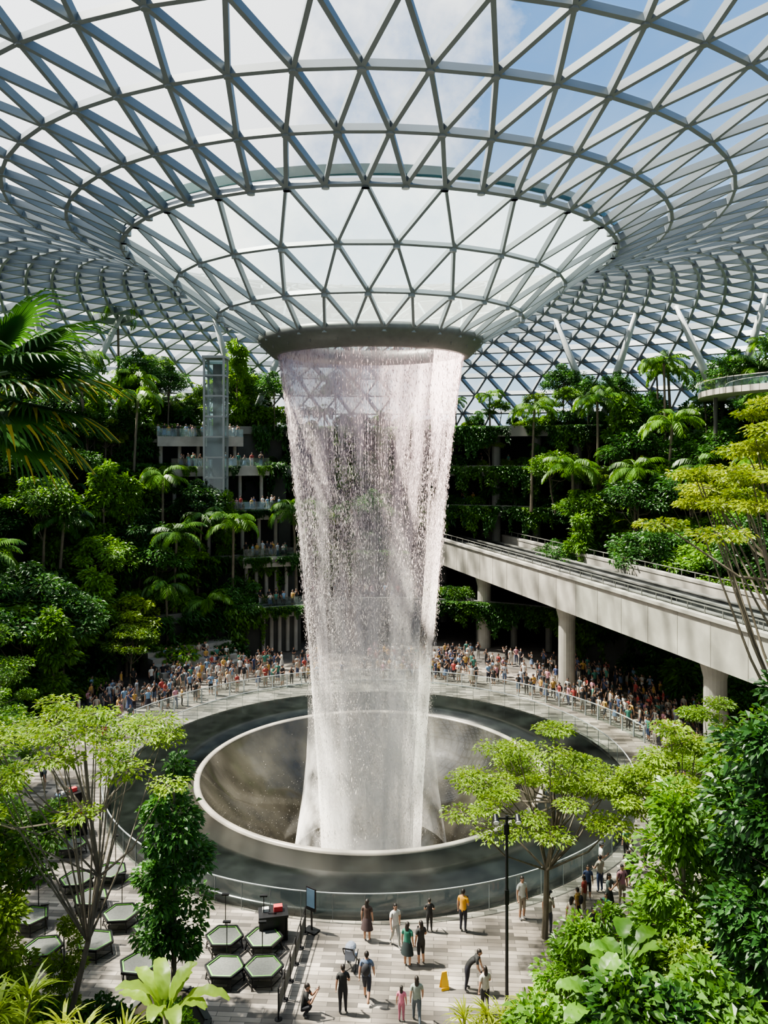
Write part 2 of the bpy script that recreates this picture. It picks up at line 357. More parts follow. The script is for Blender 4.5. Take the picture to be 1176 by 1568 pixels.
# lift tower
mb=MB(); cx,cy=-16.6,33.0
for dx in (-1.0,1.0):
    for dy in (-1.0,1.0): mb.box((cx+dx,cy+dy,21.0),(.2,.2,17.0),0)
for z in np.arange(13,29.6,2.1):
    for d in (-1.0,1.0):
        mb.box((cx,cy+d,z),(2.0,.16,.16),0); mb.box((cx+d,cy,z),(.16,2.0,.16),0)
mb.box((cx,cy,29.6),(2.4,2.4,.25),0); mb.box((cx,cy,20.3),(1.5,1.5,2.4),1); mb.box((cx,cy+.8,21),(.9,.3,16),1)
for d in (-1.02,1.02): mb.box((cx,cy+d,21.0),(1.9,.03,16.6),2)
obj('glass_lift_tower',mb.mesh('glass_lift_tower',[M_steel3,M_concd,M_bal]))

# canopy walkway right
mb=MB()
pts=[(40,3),(36,8),(32.5,13),(30.5,17.5),(30.8,23),(33,29),(38,33)]
pp=[]
for i in range(len(pts)-1):
    for k in range(6):
        t=k/6; pp.append(tuple(np.array(pts[i])*(1-t)+np.array(pts[i+1])*t))
pp=np.array(pp)
for _ in range(6): pp[1:-1]=(pp[:-2]+pp[1:-1]*2+pp[2:])/4
for a,b in zip(pp[:-1],pp[1:]):
    mb.beam((*a,25),(*b,25),2.4,.35,0); d=(b-a)/np.linalg.norm(b-a); nn=np.array([-d[1],d[0]])
    for s_ in (-1,1):
        o=nn*1.2*s_; mb.beam((*(a+o),25.1),(*(b+o),25.1),.12,.5,0); mb.beam((*(a+o),26.2),(*(b+o),26.2),.06,.06,0); mb.beam((*(a+o),25.75),(*(b+o),25.75),.02,.85,1)
for k in (4,14,24,32): mb.tube([(pp[k][0],pp[k][1],0),(pp[k][0],pp[k][1],24.9)],.18,2,8)
obj('canopy_walkway',mb.mesh('canopy_walkway',[M_conc,M_bal,M_concd]))

# ------------------------------------------------------------------ basin
mb=MB()
mb.revolve([(15.6,-.05),(15.6,.30),(15.25,.33),(13,.30),(10.75,.28),(10.7,-.1)],160,0)
obj_b=empty('waterfall_basin')
obj('granite_skirt',mb.mesh('granite_skirt',[M_gran],True),obj_b)
mb=MB(); mb.revolve([(10.72,.2),(10.71,.36),(10.64,.41),(10.45,.40),(10.37,.33),(10.33,.1)],160,0)
obj('rim',mb.mesh('rim',[M_rim],True),obj_b)
mb=MB(); mb.revolve([(10.36,.3),(10.1,-.05),(9.5,-.75),(8.6,-1.6),(7.6,-2.5),(6.7,-3.5),(5.9,-4.8),(5.3,-6.5),(5,-9)],160,0)
obj('bowl',mb.mesh('bowl',[M_bowl],True),obj_b)
mb=MB(); mb.revolve([(5.2,-8.6),(.01,-8.6)],96,0); obj('pool_water',mb.mesh('pool_water',[M_pool]),obj_b)
# balustrade round the basin
mb=MB()
mb.revolve([(15.75,.05),(15.75,1.22)],160,1)
mb.revolve([(15.74,1.2),(15.79,1.2),(15.79,1.24),(15.74,1.24),(15.74,1.2)],160,0)
for i in range(72):
    a=2*PI*i/72; mb.box((15.77*math.cos(a),15.77*math.sin(a),.6),(.03,.015,1.2),2,a)
obj('basin_balustrade',mb.mesh('basin_balustrade',[M_steel2,M_bal,M_steel3]))
mb=MB()
t0,t1=math.radians(15),math.radians(165)
mb.revolve([(19.3,.05),(19.3,1.1)],120,1,t0,t1); mb.revolve([(19.27,1.08),(19.33,1.08),(19.33,1.13),(19.27,1.13),(19.27,1.08)],120,0,t0,t1)
for i in range(41):
    a=t0+(t1-t0)*i/40; mb.box((19.3*math.cos(a),19.3*math.sin(a),.56),(.1,.06,1.12),0,a)
obj('plaza_balustrade',mb.mesh('plaza_balustrade',[M_steel2,M_bal]))

# ------------------------------------------------------------------ waterfall
WZ=[-9,0,7.4,15.5,18,22,25.9]; WR=[3.0,3.4,3.9,4.55,4.78,5.2,5.75]
fall=empty('indoor_waterfall')
def rw(z): return np.interp(z,WZ,WR)
mb=MB(); zs=np.linspace(25.9,-8.5,50)
mb.revolve([(float(rw(z))-.1,float(z)) for z in zs],128,0)
obj('water_veil',mb.mesh('water_veil',[M_veil],True),fall)
mb=MB(); mb.revolve([(3.95,6),(3.9,3),(4.0,1),(4.2,-1),(4.5,-3),(4.8,-5)],96,0)
obj('base_mist',mb.mesh('base_mist',[M_mist],True),fall)
n=120000
u=rng.random(n); z=26-34*u**1.0; th=rng.random(n)*2*PI
strand=rng.integers(0,220,n); sel=rng.random(n)<.75*np.clip((z-8)/16,0,1)+.08
th=np.where(sel,strand*2*PI/220+.02*np.sin(strand*7.)+rng.normal(0,.003,n),th)
off=np.abs(rng.normal(0,1,n))*(.08+.35*np.clip((22-z)/25,0,1)); off=np.where(rng.random(n)<.15,-off*.4,off)
r=rw(z)-off; C=np.stack([r*np.cos(th),r*np.sin(th),z],1)
hh=np.where(sel,rng.uniform(.10,.32,n),rng.uniform(.04,.12,n)); ww=np.where(sel,rng.uniform(.009,.022,n),rng.uniform(.007,.018,n)); 
d=rdir(n)*ww[:,None]
up=np.stack([rng.normal(0,.1,n)*hh,rng.normal(0,.1,n)*hh,hh],1)
V=np.stack([C-up*.5,C+d,C+up*.5,C-d],1).reshape(-1,3)
mb=MB(); mb.add(V,np.arange(4*n).reshape(n,4),0)
obj('falling_droplets',mb.mesh('falling_droplets',[M_drop]),fall)
n=5000  # splash beads on and over the bowl
th=rng.random(n)*2*PI; r=3.6+np.abs(rng.normal(0,2.2,n)); r=np.clip(r,3.6,10); z=np.interp(r,[5,5.9,6.7,7.6,8.6,9.5,10.1],[-7,-4.8,-3.5,-2.5,-1.6,-.75,-.05])+np.abs(rng.normal(0,.5,n))
C=np.stack([r*np.cos(th),r*np.sin(th),z],1); w=rng.uniform(.008,.022,n)
d=rdir(n)*w[:,None]; up=np.stack([0*w,0*w,w],1)
mb=MB(); mb.add(np.stack([C-up,C+d,C+up,C-d],1).reshape(-1,3),np.arange(4*n).reshape(n,4),0)
obj('splash_beads',mb.mesh('splash_beads',[M_drop]),fall)

# ------------------------------------------------------------------ train bridge
mb=MB()
def bl(y,off=0):  # point on near edge line, offset to the far side
    x=19.9-.303*(y+2); nx,ny=.957,.290
    return np.array([x+nx*off,y+ny*off])
ya,yb=-26,47
def lb(off,z,w,h,m): 
    a=bl(ya,off);b=bl(yb,off); mb.beam((a[0],a[1],z),(b[0],b[1],z),w,h,m)
lb(0,8.75,.45,2.9,0); lb(-.12,10.15,.5,.22,0); lb(8,8.75,.45,2.9,0); lb(8,10.15,.55,.22,0)
lb(4,7.7,7.6,.5,0); lb(4,8.4,7.6,.25,1)
for o in (1.3,2.9,5.1,6.7): lb(o,9.1,.45,.9,1); lb(o,9.58,.5,.08,2)
lb(2.1,9.3,.2,.4,1); lb(5.9,9.3,.2,.4,1); lb(4.0,9.9,.3,.12,2)
lb(.05,10.75,.06,.06,2); lb(8,10.75,.06,.06,2)
for y in np.arange(ya,yb,1.5):
    for o in (.05,8,4.0):
        p=bl(y,o); mb.box((p[0],p[1],10.3 if o!=4 else 9.3),(.05,.05,.95),2)
for y in np.arange(ya,yb,2.9):
    p=bl(y,-.235); mb.box((p[0],p[1],8.65),(.02,.04,2.7),3,.294)
for p in ((15.8,15.8),(20.9,-1.2),(11.0,31.5)):
    mb.tube([(p[0],p[1],0),(p[0],p[1],6.2),(p[0],p[1],7.5)],[.68,.68,1.0],0,20,True)
obj('train_viaduct',mb.mesh('train_viaduct',[M_conc,M_dark,M_slab,M_conc2]))

# ------------------------------------------------------------------ plants
def shrub_mesh(name,mat,n=1500,R=(1.7,1.7,1.5),L=.42,W=.2,blobs=7):
    m=MB(); 
    for b in range(blobs):
        c=np.array([rng.uniform(-.6,.6)*R[0],rng.uniform(-.6,.6)*R[1],rng.uniform(.35,1.0)*R[2]]); rr=np.array(R)*rng.uniform(.35,.6)
        d=rdir(n//blobs); d[:,2]=np.abs(d[:,2])*1.0-.25
        P=c+d*rr*rng.uniform(.75,1.08,(len(d),1))
        dd=d*.8+rng.normal(0,.45,d.shape); dd[:,2]-=.1
        m.leaves(P,dd,L*rng.uniform(.6,1.3,len(d)),W*rng.uniform(.7,1.2,len(d)),0,.25)
        m.tube([(0,0,-.3),tuple(c)],[.05,.02],1,4,False)
    return m.mesh(name,[mat,M_bark])
def curtain_mesh(name,mat,n=1300,w=3.6,h=4.8,L=.36,W=.2):
    m=MB(); x=rng.uniform(-w/2,w/2,n); ph=rng.random()*6; z=-rng.random(n)**.9*h*(.55+.3*np.sin(x*2.3+ph)+.15*np.sin(x*6+ph)); y=-np.abs(rng.normal(0,.3,n))-.05-.5*np.abs(np.sin(z*1.3+x))
    d=np.stack([rng.normal(0,.5,n),-np.abs(rng.normal(.6,.3,n)),rng.normal(-.5,.4,n)],1)
    m.leaves(np.stack([x,y,z],1),d,L*rng.uniform(.6,1.3,n),W,0,.2)
    return m.mesh(name,[mat])
def frond(m,base,az,elev,L,nl=22,lw=.07,ll=.8,arch=1.1,mat=0,curl=0):
    pts=[];p=np.array(base,float);e=elev;ns=9
    for i in range(ns+1):
        pts.append(p.copy()); p=p+L/ns*np.array([math.cos(az)*math.cos(e),math.sin(az)*math.cos(e),math.sin(e)]); e-=arch/ns*(1+i*.15)
    pts=np.array(pts); m.tube(pts,np.linspace(.035,.01,ns+1)*L/2.5,mat,4,False)
    t=np.linspace(.14,1,nl)*ns; i0=np.minimum(t.astype(int),ns-1); f=(t-i0)[:,None]
    P=pts[i0]*(1-f)+pts[i0+1]*f; T=pts[i0+1]-pts[i0]; T/=np.linalg.norm(T,axis=1,keepdims=True)
    sd=np.cross(T,(0,0,1.)); sd/=np.linalg.norm(sd,axis=1,keepdims=True)+1e-9
    s_=np.sin(np.linspace(.35,2.9,nl))
    for q in (-1,1):
        dd=sd*q+T*.55+np.array([0,0,-.25])+rng.normal(0,.07,P.shape)
        m.leaves(P,dd,ll*s_,lw,mat,.35,up=np.array([0,0,1.])+0*P)
def palm_mesh(name,H,nf,L,mat,lean=.4,ll=.8,tr=.13):
    m=MB(); top=np.array([lean,0,H]); 
    m.tube([(0,0,-.2),(lean*.2,0,H*.35),(lean*.6,0,H*.7),tuple(top)],[tr*1.4,tr,tr*.85,tr*.9],1,8)
    for i in range(nf):
        frond(m,top,i*2.4+rng.normal(0,.15),rng.uniform(.15,1.25),L*rng.uniform(.8,1.1),30,.12,ll,rng.uniform(1.1,1.7),0)
    return m.mesh(name,[mat,M_bark])
def blobtree_mesh(name,H,R,nb,n,mat,L=.3,W=.16,flat=.55,pad=1.3,z0=.5,tr=.12):
    m=MB(); 
    path=[(0,0,-.2)]; x=y=0
    for k in range(1,6):
        x+=rng.normal(0,.05*R);y+=rng.normal(0,.05*R); path.append((x,y,H*.82*k/5))
    m.tube(path,np.linspace(tr,tr*.4,6),1,7)
    P=np.array(path)
    for b in range(nb):
        a=b*2.4+rng.normal(0,.3); rho=R*math.sqrt((b+.5)/nb)*rng.uniform(.75,1.05); zz=H*(z0+(1-z0)*(1-(rho/R)**1.6*.6)*rng.uniform(.5,1))
        c=np.array([rho*math.cos(a),rho*math.sin(a),zz]); s0=P[2+int(rng.integers(0,3))]
        mid=(s0+c)/2+np.array([0,0,-.15*rho]); m.tube([s0,mid,c],[tr*.4,tr*.25,tr*.1],1,4,False)
        pr=pad*rng.uniform(.6,1.25); k=n//nb
        d=rdir(k); q=rng.random((k,1))**.45; Pp=c+d*q*np.array([pr,pr,pr*flat*.6])
        dd=d+rng.normal(0,.5,d.shape); dd[:,2]*=.4; dd[:,2]-=.1
        m.leaves(Pp,dd,L*rng.uniform(.6,1.25,k),W,0,.2)
        for t in range(6):
            e=c+rdir(1)[0]*np.array([pr,pr,pr*flat*.5])*.9; m.tube([c,e],[tr*.08,.01],1,3,False)
    return m.mesh(name,[mat,M_bark])
def column_mesh(name,H,R,n,mat,L=.24,W=.14,bare=.2,tr=.1):
    m=MB(); m.tube([(0,0,-.2),(.05,0,H*.5),(0,.05,H*.97)],[tr,tr*.7,tr*.3],1,7)
    nb=int(H*5)
    for b in range(nb):
        t=rng.uniform(bare,1); a=rng.random()*2*PI; rr=R*(.35+.65*math.sin(PI*min(1,(t-bare)/(1-bare)*.9+.12)))*rng.uniform(.3,1.0)
        c=np.array([rr*math.cos(a),rr*math.sin(a),H*t]); k=n//nb; d=rdir(k); s_=rng.uniform(.6,1.3)
        P=c+d*np.array([.42,.42,.34])*R*s_*rng.uniform(.4,1,(k,1))
        dd=d+np.array([math.cos(a),math.sin(a),-.2])*.5+rng.normal(0,.3,d.shape)
        m.leaves(P,dd,L*rng.uniform(.6,1.3,k),W,0,.25)
        m.tube([(0,0,H*t-.2*R),tuple(c)],[.025,.01],1,3,False)
    return m.mesh(name,[mat,M_bark])
def paddle(m,base,az,elev,L,W,mat=0,stem=.8,arch=1.3):
    p=np.array(base,float); e=elev; n=10
    pts=[p.copy()]
    p=p+stem*np.array([math.cos(az)*math.cos(e),math.sin(az)*math.cos(e),math.sin(e)]); 
    m.tube([pts[0],p],[.04,.025],mat,5,False)
    V=[];sd=np.array([-math.sin(az),math.cos(az),0])
    for i in range(n+1):
        t=i/n; w=W*.5*(math.sin(PI*min(.97,t*.9+.06))**.6); tilt=.28
        for s_ in (-1,-.5,0,.5,1): V.append(p+sd*s_*w+np.array([0,0,abs(s_)*w*tilt+.03*math.sin(i*2.1+s_*3)]))
        p=p+L/n*np.array([math.cos(az)*math.cos(e),math.sin(az)*math.cos(e),math.sin(e)]); e-=arch/n
    F=[[i*5+k,i*5+k+1,(i+1)*5+k+1,(i+1)*5+k] for i in range(n) for k in range(4)]
    m.add(V,F,mat)
def banana_mesh(name,H,nl,L,W,mat,stem=.8):
    m=MB(); m.tube([(0,0,-.2),(0.05,0,H*.6),(0,0,H)],[.14,.11,.07],1,8)
    for i in range(nl): paddle(m,(0,0,H*rng.uniform(.8,1)),i*2.4+rng.normal(0,.2),rng.uniform(.5,1.3),L*rng.uniform(.75,1.1),W,0,stem,rng.uniform(.9,1.6))
    return m.mesh(name,[mat,M_bark],True)
def strappy_mesh(name,n,L,W,mat,H=.6,heads=5,spread=.8):
    m=MB()
    for h in range(heads):
        c=np.array([rng.uniform(-spread,spread),rng.uniform(-spread,spread),H*rng.uniform(.6,1.2)])
        m.tube([(c[0]*.4,c[1]*.4,-.2),tuple(c)],[.05,.04],1,5,False)
        for i in range(n):
            az=rng.random()*2*PI; e=rng.uniform(.1,1.35); P=[];p=c.copy()
            sd=np.array([-math.sin(az),math.cos(az),0]); V=[]; ll=L*rng.uniform(.7,1.1)
            for k in range(5):
                w=W*(.35,.5,.5,.35,.03)[k]; V+= [p-sd*w,p+sd*w]
                p=p+ll/4*np.array([math.cos(az)*math.cos(e),math.sin(az)*math.cos(e),math.sin(e)]); e-=.33
            m.add(V,[[2*k,2*k+1,2*k+3,2*k+2] for k in range(4)],0)
    return m.mesh(name,[mat,M_bark])

SH=[shrub_mesh('shrub_a',L_dark,1500,L=.45,W=.22),shrub_mesh('shrub_b',L_mid,1500,L=.38,W=.2),shrub_mesh('shrub_c',L_mid,1300,(1.5,1.5,2.3),.5,.26),shrub_mesh('shrub_d',L_lit,1200,(1.3,1.3,1.1),.34,.18),shrub_mesh('shrub_e',L_dark,1500,(1.8,1.8,2.2),.55,.16)]
CU=[curtain_mesh('vine_a',L_dark),curtain_mesh('vine_b',L_mid),curtain_mesh('vine_c',L_dark,1100,3.6,3.2,.5,.14)]
PM=[palm_mesh('palm_a',7.5,15,3.0,L_mid),palm_mesh('palm_b',5,14,2.7,L_mid,.2),palm_mesh('palm_c',3,16,2.5,L_dark,.1),palm_mesh('palm_d',10,14,3.0,L_mid,.6)]
TR=[blobtree_mesh('tree_a',7,2.6,18,4200,L_mid,.32,.18,.9,1.0,.4),blobtree_mesh('tree_b',9,2.8,20,4500,L_dark,.32,.18,.9,1.1,.4),blobtree_mesh('tree_c',6.5,2.4,18,3600,L_lit,.26,.15,.6,.9,.4)]
CT=[column_mesh('climber_tree',7.5,1.2,3600,L_mid,.34,.19,.05)]
BN=[banana_mesh('banana_a',1.6,8,1.9,.6,L_mid),banana_mesh('banana_b',2.6,9,2.2,.65,L_lit)]
forest=empty('terraced_rainforest')
def put(me,x,y,z,sc=1,name=None,rot=None,parent=forest):
    return obj(name or me.name.rsplit('_',1)[0],me,parent,(x,y,z),rng.random()*2*PI if rot is None else rot,sc)
def vis(x,y,pad=6):
    D=y+49.5
    if D<8: return False
    return abs((x-.81)/D)<.5+pad/D
for i in range(5):
    r0,r1=RI[i],RI[i+1]; z=4.5*(i+1)
    for th0,th1 in ((-12,55),(105,192)):
        width=4 if i<4 else 18
        k=int(math.radians(th1-th0)*(r0+width/2)/1.5*(1.7 if i<4 else 3.4))
        for _ in range(k):
            th=rng.uniform(th0,th1); a=math.radians(th); r=rng.uniform(r0+.3,min(r1-.2,r0+(3.8 if i<4 else 17)))
            x,y=r*math.cos(a),r*math.sin(a)
            if not vis(x,y): continue
            if math.hypot(x-cx,y-cy)<2.6: continue
            inb=i<4 and 104<th<124.5
            if inb and rng.random()<.5: continue
            u=rng.random(); sc=rng.uniform(.7,1.4)
            if u<.56 or inb: me=SH[int(rng.choice(5,p=[.22,.28,.18,.20,.12]))]; nm='tropical_shrub'; sc*=.55 if inb else 1
            elif u<.68: me=PM[int(rng.integers(0,4))]; nm='palm'; sc*=.95
            elif u<.87: me=TR[int(rng.integers(0,3))]; nm='tree'; sc*=.85
            elif u<.95: me=CT[0]; nm='climber_tree'
            else: me=BN[int(rng.integers(0,2))]; nm='banana_plant'; sc*=1.1
            put(me,x,y,z-.05,(sc,sc,sc*rng.uniform(.8,1.2)),nm)
        k=int(math.radians(th1-th0)*r0/2.2)
        for j in range(k):
            th=th0+(th1-th0)*(j+rng.random()*.9)/k; a=math.radians(th)
            if 105<th<117 and rng.random()<.35: continue
            if rng.random()<.12: continue
            x,y=(r0-.38)*math.cos(a),(r0-.38)*math.sin(a)
            if vis(x,y): put(CU[int(rng.integers(0,3))],x,y,z+rng.uniform(.3,.8),(1.1,rng.uniform(.8,2.2),rng.uniform(.7,1.25)),'hanging_vine',a-PI/2+rng.normal(0,.15))
# planting draped over the balcony fronts
for z,r0,t0,t1 in BALC:
    if z>20: continue
    for j in range(9):
        if rng.random()<.35: continue
        a=math.radians(t0+(t1-t0)*(j+.5)/9); put(CU[int(rng.integers(0,3))],(r0-.05)*math.cos(a),(r0-.05)*math.sin(a),z+.35,(.45,.45,.30),'hanging_vine',a-PI/2)
# ground-level planting at foot of terraces, and specimen trees/palms
for _ in range(130):
    th=rng.choice([rng.uniform(118,190),rng.uniform(-12,40)]); a=math.radians(th); r=rng.uniform(27.5,30.8); x,y=r*math.cos(a),r*math.sin(a)
    if abs((x-bl(y,4)[0]))<5: continue
    if 118<th<134: r=30.6
    if vis(x,y): put(SH[int(rng.integers(0,5))],x,y,-.05,rng.uniform(.8,1.3),'tropical_shrub')
for x,y,z,me,sc in ((-21,29,9,PM[0],1.1),(-14,28.5,4.5,PM[0],1.1),(-8.2,32.5,4.5,PM[0],1.2),(-26,17,0,TR[0],1.2),(-22,21,0,TR[2],1.2),(-28,14,0,TR[1],1.3),(-19,23.5,0,PM[0],1.0),(-16,26,0,PM[1],1.1),
     (17,38,13.5,PM[3],1.1),(23,33,13.5,PM[3],1.15),(20,31,9,PM[0],1.2),(28,27,13.5,PM[0],1.2),(33,20,9,PM[3],1.0),(30,33,18,PM[3],1.1),(38,28,22.5,PM[3],.8),(40,24,22.5,PM[3],.85),(31,38,22.5,PM[0],.9),(36,30,22.5,TR[1],.9),(22,44,22.5,TR[1],.9),(-24,42,22.5,TR[1],.85),(-28,40,22.5,TR[0],.85),(-36,35,22.5,TR[1],.9),
     (-27,11,0,TR[0],1.3),(-25,14.5,0,TR[1],1.1),(-29,8,0,TR[1],1.3),(-20.5,17.5,0,TR[2],.9),(-23.5,9,0,CT[0],1.1),(-13.5,28.5,0,TR[1],.9),(-28,5,0,PM[3],1.0),(-24,19,0,CT[0],1.3),(-12,44,22.5,TR[1],.8),(-20,44,22.5,TR[0],.8),
     (24,20,4.5,TR[1],1.1),(27.5,17,4.5,TR[0],1.2),(30,13,4.5,TR[1],1.2),(25,26,9,TR[1],1.1),(21,30,9,TR[0],1.1),(29,23,9,TR[1],1.2),(32,18,9,TR[0],1.1),(19,35,13.5,TR[0],1.0),(26,31,13.5,TR[1],1.1),(33,24,13.5,TR[1],1.1),(36,17,13.5,TR[0],1.2),
     (-18.5,31.3,9,TR[1],.95),(-15.5,32.0,9,CT[0],.9),(-19.5,28,4.5,TR[0],1.1),(-22.5,26,4.5,TR[1],1.1),(-25,22.5,4.5,TR[0],1.2),(-17.5,28.5,4.5,PM[3],.9)):
    put(me,x,y,z,sc,'palm' if me in PM else 'tree')
# back sector planting
for z,r0,ta,tb in ((13.5,43,57,103),(18,43,57,103),(22.5,43,57,103),(4.5,33,57,80),(9,37,87,103)):
    for j in range(34):
        th=ta+(tb-ta)*(j+rng.random())/34; a=math.radians(th); rr=r0+rng.uniform(.3,2.5)
        me=SH[int(rng.integers(0,5))] if rng.random()<.7 else (TR[int(rng.integers(0,3))] if rng.random()<.5 else PM[int(rng.integers(1,3))])
        if r0!=33 or abs(rr*math.cos(a)-bl(rr*math.sin(a),4)[0])>4.5: put(me,rr*math.cos(a),rr*math.sin(a),z-.05,rng.uniform(.5,.8),'tropical_shrub')
        if rng.random()<.7: put(CU[int(rng.integers(0,3))],(r0-.4)*math.cos(a),(r0-.4)*math.sin(a),z+.3,(.9,.8,rng.uniform(.3,.85)),'hanging_vine',a-PI/2)
for _ in range(40):
    th=rng.uniform(54,62); a=math.radians(th); r=rng.uniform(36,50); put(TR[int(rng.integers(0,2))],r*math.cos(a),r*math.sin(a),rng.choice([0,13.5,18,22.5]) if r>43.5 else 4.5 if r<43 else 0,.7,'tree')

# --- near planting beds
mb=MB()
def bed(m,poly,z0,z1):
    n=len(poly); V=[(x,y,z0) for x,y in poly]+[(x,y,z1) for x,y in poly]
    m.add(V,[[i,(i+1)%n,n+(i+1)%n,n+i] for i in range(n)],1); m.add([(x,y,z1) for x,y in poly],[list(range(n))],0)
    P=list(poly)
    for i in range(n):
        a=P[i];b=P[(i+1)%n]; m.beam((*a,z1),(*b,z1),.22,.12,1)
bed(mb,[(6.2,-26.5),(6.4,-22.5),(8.8,-20.8),(11.5,-20.6),(14,-17.5),(24,-16),(24,-30),(6.2,-30)],0,.45)
bed(mb,[(-5.4,-24.5),(-5.2,-22.2),(-6.2,-20.6),(-7.6,-20.6),(-8.6,-23),(-16,-21),(-24,-18),(-24,-30),(-5.4,-30)],0,.45)
obj('planter_bed',mb.mesh('planter_bed',[M_soil,M_concd]))
mb=MB()
bed(mb,[(-12,-31),(12,-31),(12,-60),(-12,-60)],0,6)
obj('raised_planter_terrace',mb.mesh('raised_planter_terrace',[M_soil,M_concd]))

T_sp=blobtree_mesh('spreading_tree',8.8,4.0,44,14000,L_lit,.16,.085,.34,.85,.42,.14)
obj('spreading_tree',T_sp,None,(7.4,-16.8,0))
T2=blobtree_mesh('spreading_tree_b',9.4,2.8,30,11000,L_lit,.18,.10,.5,.8,.35,.12)
obj('spreading_tree',T2,None,(12.2,-19.0,.4),1.0); obj('spreading_tree',T2,None,(15.8,-13,0),2.5,.95)
T3=column_mesh('leafy_column_tree',9,1.5,9000,L_mid,.24,.14,.05,.14)
obj('leafy_column_tree',T3,None,(10.0,-25.0,.4),0); obj('leafy_column_tree',T3,None,(12.2,-23.5,.4),1.3,1.05); obj('leafy_column_tree',T3,None,(14.5,-20.5,.4),2.3,1.1)
T4=column_mesh('vine_covered_tree',14,1.9,15000,L_dark,.26,.16,.02,.3)
obj('vine_covered_tree',T4,None,(11.4,-28.6,.4),0)
T5=column_mesh('leafy_column_tree_b',5.4,1.25,7000,L_mid,.2,.12,.03,.1)
obj('leafy_column_tree',T5,None,(6.9,-25,.4),0); obj('leafy_column_tree',T5,None,(8.2,-22.6,.4),2,.8)
T7=column_mesh('leafy_column_tree_c',8.7,1.2,7500,L_dark,.22,.14,.18,.11)
obj('leafy_column_tree',T7,None,(-6.6,-21.5,.4),0)
T8=blobtree_mesh('slender_tree',12.4,3.9,38,8500,L_lit,.15,.08,.4,.85,.66,.11)
obj('slender_tree',T8,None,(-9.0,-24.6,.4),0.3)
T9=blobtree_mesh('slender_tree_b',11,2.6,28,8500,L_mid,.19,.11,.8,.85,.25,.12)
for x,y,r_,s_ in ((-12.0,-23.2,1.3,1),(-15.0,-19.5,2.6,.9),(-19.5,-9,4,.9),(-22.5,-3,5,1),(-17.5,-14,.8,.8),(-13.6,-25.6,3.5,1.0)): obj('slender_tree',T9,None,(x,y,.4 if y<-18 else 0),r_,s_)
T10=column_mesh('leafy_column_tree_d',7,1.3,7000,L_lit,.2,.12,.03,.1)
for x,y,s_,r_ in ((-10.8,-25.6,.9,0),(-9.9,-22.8,.55,2),(-13,-21.8,.8,3),(13.0,-26.5,1.0,1),(9.0,-27.6,.85,2),(-11.6,-27.5,1.1,4),(-12.3,-24.8,1.2,1)):
    obj('leafy_column_tree',T10,None,(x,y,.4),r_,s_)
T11=blobtree_mesh('overhanging_tree',22.3,5.4,80,30000,L_yel,.19,.10,.4,1.0,.66,.22)
obj('overhanging_tree',T11,None,(16.6,-20.5,.4),.5)
# fan palm close to the viewpoint
m=MB(); m.tube([(0,0,0),(0.1,0,11),(0,0,20.8)],[.2,.16,.14],1,10)
fans=[(.25,.55,1.5),(-.35,.25,1.4),(.8,.2,1.4),(.1,-.25,1.4),(-.8,.0,1.5),(.5,-.55,1.3),(-.2,-.7,1.2),(1.2,.6,1.4),(-1.3,.4,1.4),(2.2,.6,1.6),(3.6,.5,1.6),(4.6,.3,1.5),(0,.05,1.7),(-.6,-.35,1.3),(-1.6,-.2,1.2),(.2,.9,1.2)]
for i,(az,el,L_) in enumerate(fans):
    b=np.array([0,0,20.6]); d=np.array([math.cos(az)*math.cos(el),math.sin(az)*math.cos(el),math.sin(el)])
    hub=b+d*L_*.55; m.tube([b,(b+hub)/2+np.array([0,0,.05]),hub],[.03,.025,.02],0,5,False)
    sd=np.cross(d,(0,0,1)); sd/=np.linalg.norm(sd); u_=np.cross(sd,d)
    for k in range(44):
        q=-1.9+3.8*k/43; ll=1.1*(1-.12*abs(q))*rng.uniform(.9,1.05); p=hub.copy(); V=[]; dirv=d*math.cos(q)+sd*math.sin(q)+u_*.12
        per=np.cross(dirv,u_); per/=np.linalg.norm(per)
        for j in range(6):
            w=(.014,.036,.038,.030,.016,.002)[j]; V+=[p-per*w+u_*.012,p,p+per*w+u_*.012]
            st=dirv.copy(); st[2]-=.16*j*j*.35; st/=np.linalg.norm(st); p=p+st*ll/5
        fs=[[3*j+a,3*j+a+1,3*j+a+4,3*j+a+3] for j in range(5) for a in (0,1)]
        m.add(V,fs[:6],0); 
        m.add(V,fs[6:],2 if (k*7+i)%4==0 and el<.1 else 0)
obj('fan_palm',m.mesh('fan_palm',[L_dark,M_bark,L_tip]),None,(-4.05,-40.3,.1))
# plants rising from the near raised terrace
B1=banana_mesh('banana_near',1.9,10,1.0,.36,L_lit,.45); obj('banana_plant',B1,None,(-3.9,-32.3,5.95),.2)
Y1=strappy_mesh('strappy_near',26,.8,.05,L_yel,1.5,9,.9)
for x,y,s_ in ((-5.6,-32.6,1.0),(-7.2,-32.4,1.15),(-5.0,-33.8,1.0),(2.9,-32.2,.7),(3.9,-31.7,.75)): obj('yellow_dracaena',Y1,None,(x,y,5.95),x,s_)
B2=banana_mesh('fan_leaf_near',5.0,9,.9,.55,L_mid,.7); obj('banana_plant',B2,None,(7.7,-26.6,.4),1,.98); 
B3=banana_mesh('fan_leaf_near_b',2.0,9,.85,.48,L_mid,.5); obj('banana_plant',B3,None,(5.6,-31.8,5.95),.6,.9)
S1=shrub_mesh('low_shrub',L_mid,2600,(1.2,1.2,1.4),.2,.12,9)
